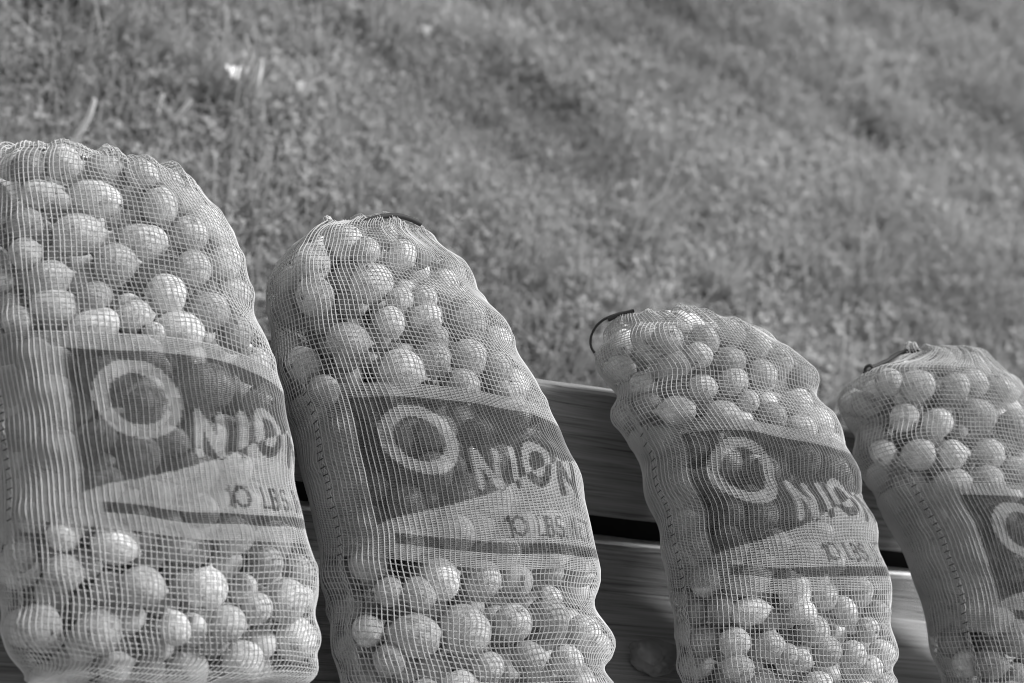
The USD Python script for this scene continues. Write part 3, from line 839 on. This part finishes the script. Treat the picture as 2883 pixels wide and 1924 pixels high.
# the pale, freshly sawn upper edge of the lower plank, a thin strip of raw wood
V, q = worn_plank(XL - .045, XR + .09, .004, THICK - .002, u_top2 - .001, u_top2 + .0022, 12, .002)
pe = obj_quads('sawn_edge', V, q, M_RAW, rack)
tag(pe, 'pale chipped upper edge of the lower plank')
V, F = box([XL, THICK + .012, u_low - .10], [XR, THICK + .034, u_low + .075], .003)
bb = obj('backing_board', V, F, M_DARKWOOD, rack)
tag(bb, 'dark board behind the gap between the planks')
# shelf the bags stand on, and its legs (world coordinates turned into the rack's)
inv = np.linalg.inv(rack_m)
to_rack = lambda V: (np.c_[V, np.ones(len(V))] @ inv.T)[:, :3]
zmin = min(b.net[..., 2].min() for b in BAGS)
ylow = min(b.net[..., 1].min() for b in BAGS)
base = edge + PL_U*(LOW + .03)
SHELF = zmin - .002
yb = edge[1] + PL_U[1]/PL_U[2]*(SHELF - edge[2])
V, F = box([edge[0] + XL, ylow - .03, SHELF - .03], [edge[0] + XR, yb - .002, SHELF], .003)
obj('shelf', to_rack(V), F, M_WOOD, rack)
for x in (XL + .1, -.05, 1.1, XR - .1):
    for y in (ylow + .01, yb - .06):
        V, F = box([edge[0] + x - .03, y - .02, -.02], [edge[0] + x + .03, y + .03, SHELF - .031], .003)
        obj('leg', to_rack(V), F, M_WOOD, rack)
    V, F = box([x - .03, THICK + .036, LOW - .12], [x + .03, THICK + .075, -.015], .003)
    obj('batten', V, F, M_WOOD, rack)

# the dark lump lying on the shelf at the foot of the third bag
c = on_plane(1500.0, 1508.0, np.array([0, 0, SHELF + .013]), np.array([0, 0, 1.0]))
ic = trimesh.creation.icosphere(4)
SV = np.array(ic.vertices)
SV = SV*(1 + .95*(meshkit.fbm(SV*1.1 + 5, 4, 4)[:, None] - .5))*np.array([.025, .021, .0165])
st = obj('stone', SV + c, np.array(ic.faces), M_STONE, smooth=True)
tag(st, 'dark rounded lump in shadow on the board left of the third bag', 'stone')

# ------------------------------------------------------------------ ground and grass
def ground_z(x, y):
    p = np.stack([x*.8, y*.8, x*0], -1)
    return .10*(meshkit.fbm(p, 3, 21) - .5)*np.clip(1 - np.hypot(x - 2, y - 4)/14, 0, 1)


gx = np.r_[-300, -120, -50, -20, np.arange(-8, 12.01, .2), 20, 50, 120, 300]
gy = np.r_[-300, -120, -50, -20, np.arange(-6, 14.01, .2), 20, 50, 120, 300]
GX, GY = np.meshgrid(gx, gy, indexing='ij')
GV = np.stack([GX, GY, ground_z(GX, GY)], -1).reshape(-1, 3)
gi = np.arange(len(gx)*len(gy)).reshape(len(gx), len(gy))
gq = np.stack([gi[:-1, :-1], gi[1:, :-1], gi[1:, 1:], gi[:-1, 1:]], -1).reshape(-1, 4)
gr = obj('ground', GV, np.vstack([gq[:, [0, 1, 2]], gq[:, [0, 2, 3]]]), M_SOIL, smooth=True)
tag(gr, 'bare earth under the grass', None, None, 'structure')


def tuft(k):
    r = np.random.default_rng(500 + k)
    V, F, off = [], [], 0
    def add(v, f):
        nonlocal off
        V.append(np.array(v)); F.extend([[a + off for a in t] for t in f]); off += len(v)
    lush = r.uniform(.5, 1.2)
    for _ in range(int(84*lush)):                                # blades
        a, d = r.uniform(0, 6.28), .075*math.sqrt(r.uniform())
        b0 = np.array([d*math.cos(a), d*math.sin(a), -.006])
        L = r.uniform(.024, .068)*(1.5 if r.uniform() < .08 else 1)
        az, lean = r.uniform(0, 6.28), r.uniform(.2, 1.5)
        dirn = np.array([math.cos(az)*lean, math.sin(az)*lean, 1.0])/math.hypot(1, lean)
        side = np.array([-math.sin(az), math.cos(az), 0])*r.uniform(.0010, .0024)
        mid = b0 + dirn*L*.55; tip = b0 + dirn*L + np.array([math.cos(az), math.sin(az), -.6])*L*.22*lean
        add([b0 - side, b0 + side, mid + side*.8, mid - side*.8, tip], [(0, 1, 2), (0, 2, 3), (3, 2, 4)])
    for _ in range(int(13*lush)):                                # clover leaves, three leaflets on a stalk
        a, d = r.uniform(0, 6.28), .078*math.sqrt(r.uniform())
        h = r.uniform(.014, .045)
        c0 = np.array([d*math.cos(a), d*math.sin(a), h])
        n = unit(np.array([r.normal(0, .45), r.normal(0, .45), 1.0]))
        u = unit(np.cross(n, [math.cos(a), math.sin(a), .1])); w = np.cross(n, u)
        R = r.uniform(.004, .0085)
        for q in range(3):
            an = q*2.094 + r.uniform(-.15, .15)
            e = math.cos(an)*u + math.sin(an)*w; s = np.cross(n, e)
            up = n*R*r.uniform(.05, .4)
            add([c0, c0 + e*R*.6 + s*R*.48 + up, c0 + e*R*1.08 + s*R*.2 + up, c0 + e*R*1.08 - s*R*.2 + up, c0 + e*R*.6 - s*R*.48 + up],
                [(0, 1, 2), (0, 2, 3), (0, 3, 4)])
    return np.vstack(V), np.array(F)


grass = UsdGeom.PointInstancer.Define(stage, '/World/grass')
tag(grass.GetPrim(), 'short rough grass and clover covering the ground behind the bags', None, None, 'stuff')
protos = []
for k in range(12):
    v, f = tuft(k)
    p = usdkit.mesh(stage, f'/World/grass/tuft_{k:03d}' if k else '/World/grass/tuft', (v, f), M_GRASS)
    protos.append(p.GetPath())


def long_blades(k):
    "a sparse wisp of long dry blades"
    r = np.random.default_rng(900 + k)
    V, F = [], []
    for q in range(16):
        b0 = np.array([r.normal(0, .018), r.normal(0, .018), 0])
        L = r.uniform(.07, .15); az, lean = r.uniform(0, 6.28), r.uniform(.1, .9)
        h = np.array([math.cos(az), math.sin(az), 0]); side = np.array([-h[1], h[0], 0])*r.uniform(.0012, .0026)
        pts = [b0 + h*lean*L*u**1.6*.8 + np.array([0, 0, L*(u - .35*lean*u*u)]) for u in (0, .35, .7, 1)]
        n = 7*q
        V += [pts[0] - side, pts[0] + side, pts[1] - side*.9, pts[1] + side*.9, pts[2] - side*.6, pts[2] + side*.6, pts[3]]
        F += [(n, n + 1, n + 3), (n, n + 3, n + 2), (n + 2, n + 3, n + 5), (n + 2, n + 5, n + 4), (n + 4, n + 5, n + 6)]
    return np.array(V), np.array(F)


for k in range(3):
    v, f = long_blades(k)
    p = usdkit.mesh(stage, f'/World/grass/wisp_{k:03d}' if k else '/World/grass/wisp', (v, f), M_GRASS)
    protos.append(p.GetPath())
grass.CreatePrototypesRel().SetTargets(protos)
gr_rng = np.random.default_rng(11)
NG = 60000
px = gr_rng.uniform(-2.2, 8.5, NG); py = gr_rng.uniform(.6, 10.5, NG)
z = ground_z(px, py)
uv, dep = project(np.stack([px, py, z], -1))
near = (dep > .3) & (uv[:, 0] > -500) & (uv[:, 0] < 2850) & (uv[:, 1] > -350) & (uv[:, 1] < 1900)
patch = .5*meshkit.fbm(np.stack([px*2.2, py*2.2, px*0], -1), 3, 31) + .5*meshkit.fbm(np.stack([px*6.5, py*6.5, px*0], -1), 3, 35)
keep = near & (gr_rng.random(NG) < np.clip(.45 + 5.5*(patch - .44), .05, 1.0)*np.clip(1.15 - dep/14, .5, 1))
px, py, z, patch = px[keep], py[keep], z[keep], patch[keep]
n = len(px)
kinds = gr_rng.integers(0, 12, n)
wisp = gr_rng.random(n) < .035 + .10*(np.clip(1.0 - px/1.6, 0, 1))
kinds[wisp] = gr_rng.integers(12, 15, wisp.sum())
grass.CreatePositionsAttr(Vt.Vec3fArray.FromNumpy(np.stack([px, py, z], -1).astype(np.float32)))
grass.CreateProtoIndicesAttr(Vt.IntArray.FromNumpy(kinds.astype(np.int32)))
half = gr_rng.uniform(0, math.pi, n)
sc = gr_rng.uniform(.6, 1.35, n)*np.clip(.2 + 1.75*patch, .5, 1.5)
grass.CreateOrientationsAttr(Vt.QuathArray([Gf.Quath(float(math.cos(a)), 0, 0, float(math.sin(a))) for a in half]))
grass.CreateScalesAttr(Vt.Vec3fArray.FromNumpy(np.stack([sc, sc, sc*gr_rng.uniform(.8, 1.3, n)], -1).astype(np.float32)))
print('tufts', n, 'onions', total_named, 'inner', sum(len(b.inner) for b in BAGS), 'thick', THICK, 'edge', edge, 'shelf', SHELF)


def on_ground(x, y, h=0.0):
    d = ray(float(x), float(y)); P = CAM_POS + d*((h - CAM_POS[2])/d[2])
    P[2] = ground_z(P[0], P[1]) + h
    return P


# dry stalks standing in the grass: foot and tip as seen in the photograph
for (a, bnd, c2), lab in (
    (((158, 345), (205, 268), (218, 225)), 'dry bent stalk standing in a dark hollow just above the largest bag'),
    (((395, 290), (416, 258), (440, 228)), 'short pale straight stalk leaning right above the largest bag'),
    (((352, 282), (362, 245), (374, 215)), 'faint pale upright blade left of the short leaning stalk'),
    (((566, 258), (590, 205), (600, 135)), 'tall thin dry stalk beside the white paper scrap')):
    foot = on_ground(*a, .02)
    # the stalk rises in an upright plane facing the camera
    nrm = np.array([FWD[0], FWD[1], 0])
    pts = [foot] + [on_plane(float(q[0]), float(q[1]), foot, unit(nrm)) for q in (bnd, c2)]
    V, F, N = tube(pts, np.linspace(.0056, .0036, 40)[None], 6)
    st = obj('dry_stalk', V, F, M_STRAW, None, N, np.zeros(len(V)))
    tag(st, lab, 'stalk')
# pale scraps
for (x, y, r), lab in (((545, 186, .019), 'bright white scrap of paper lying in the grass above the two left bags'),
                       ((705, 222, .022), 'dull pale scrap in the grass right of the bright white scrap'),
                       ((986, 76, .016), 'small pale scrap far up in the grass near the top middle')):
    P = on_ground(x, y, .06)
    rr = np.random.default_rng(int(x))
    kk = 9; th = np.arange(24)*2*math.pi/24
    rad = np.linspace(0, 1, kk)
    X = rad[:, None]*np.cos(th)*(1 + .35*np.sin(2*th + 1) + .2*np.sin(3*th + x)); Y = rad[:, None]*np.sin(th)*(1 + .2*np.sin(3*th + 2))
    Z = .55*rad[:, None]**1.5*np.sin(2*th + .5) + .25*meshkit.fbm(np.stack([X*3, Y*3, X*0 + x], -1), 3, 5)
    V = np.stack([X, Y, Z], -1).reshape(-1, 3)*r
    # turned a little towards the camera
    t3 = unit(-FWD + np.array([0, 0, .6])); u3 = unit(np.cross([0, 0, 1.0], t3)); w3 = np.cross(t3, u3)
    V = P + V[:, :1]*u3 + V[:, 1:2]*w3 + V[:, 2:]*t3
    idx = np.arange(kk*24).reshape(kk, 24)
    q = np.stack([idx[:-1], np.roll(idx[:-1], -1, 1), np.roll(idx[1:], -1, 1), idx[1:]], -1).reshape(-1, 4)
    sp = obj('paper_scrap', V, np.vstack([q[:, [0, 1, 2]], q[:, [0, 2, 3]]]), M_PAPER if x == 545 else M_DULL, smooth=True)
    tag(sp, lab, 'scrap')
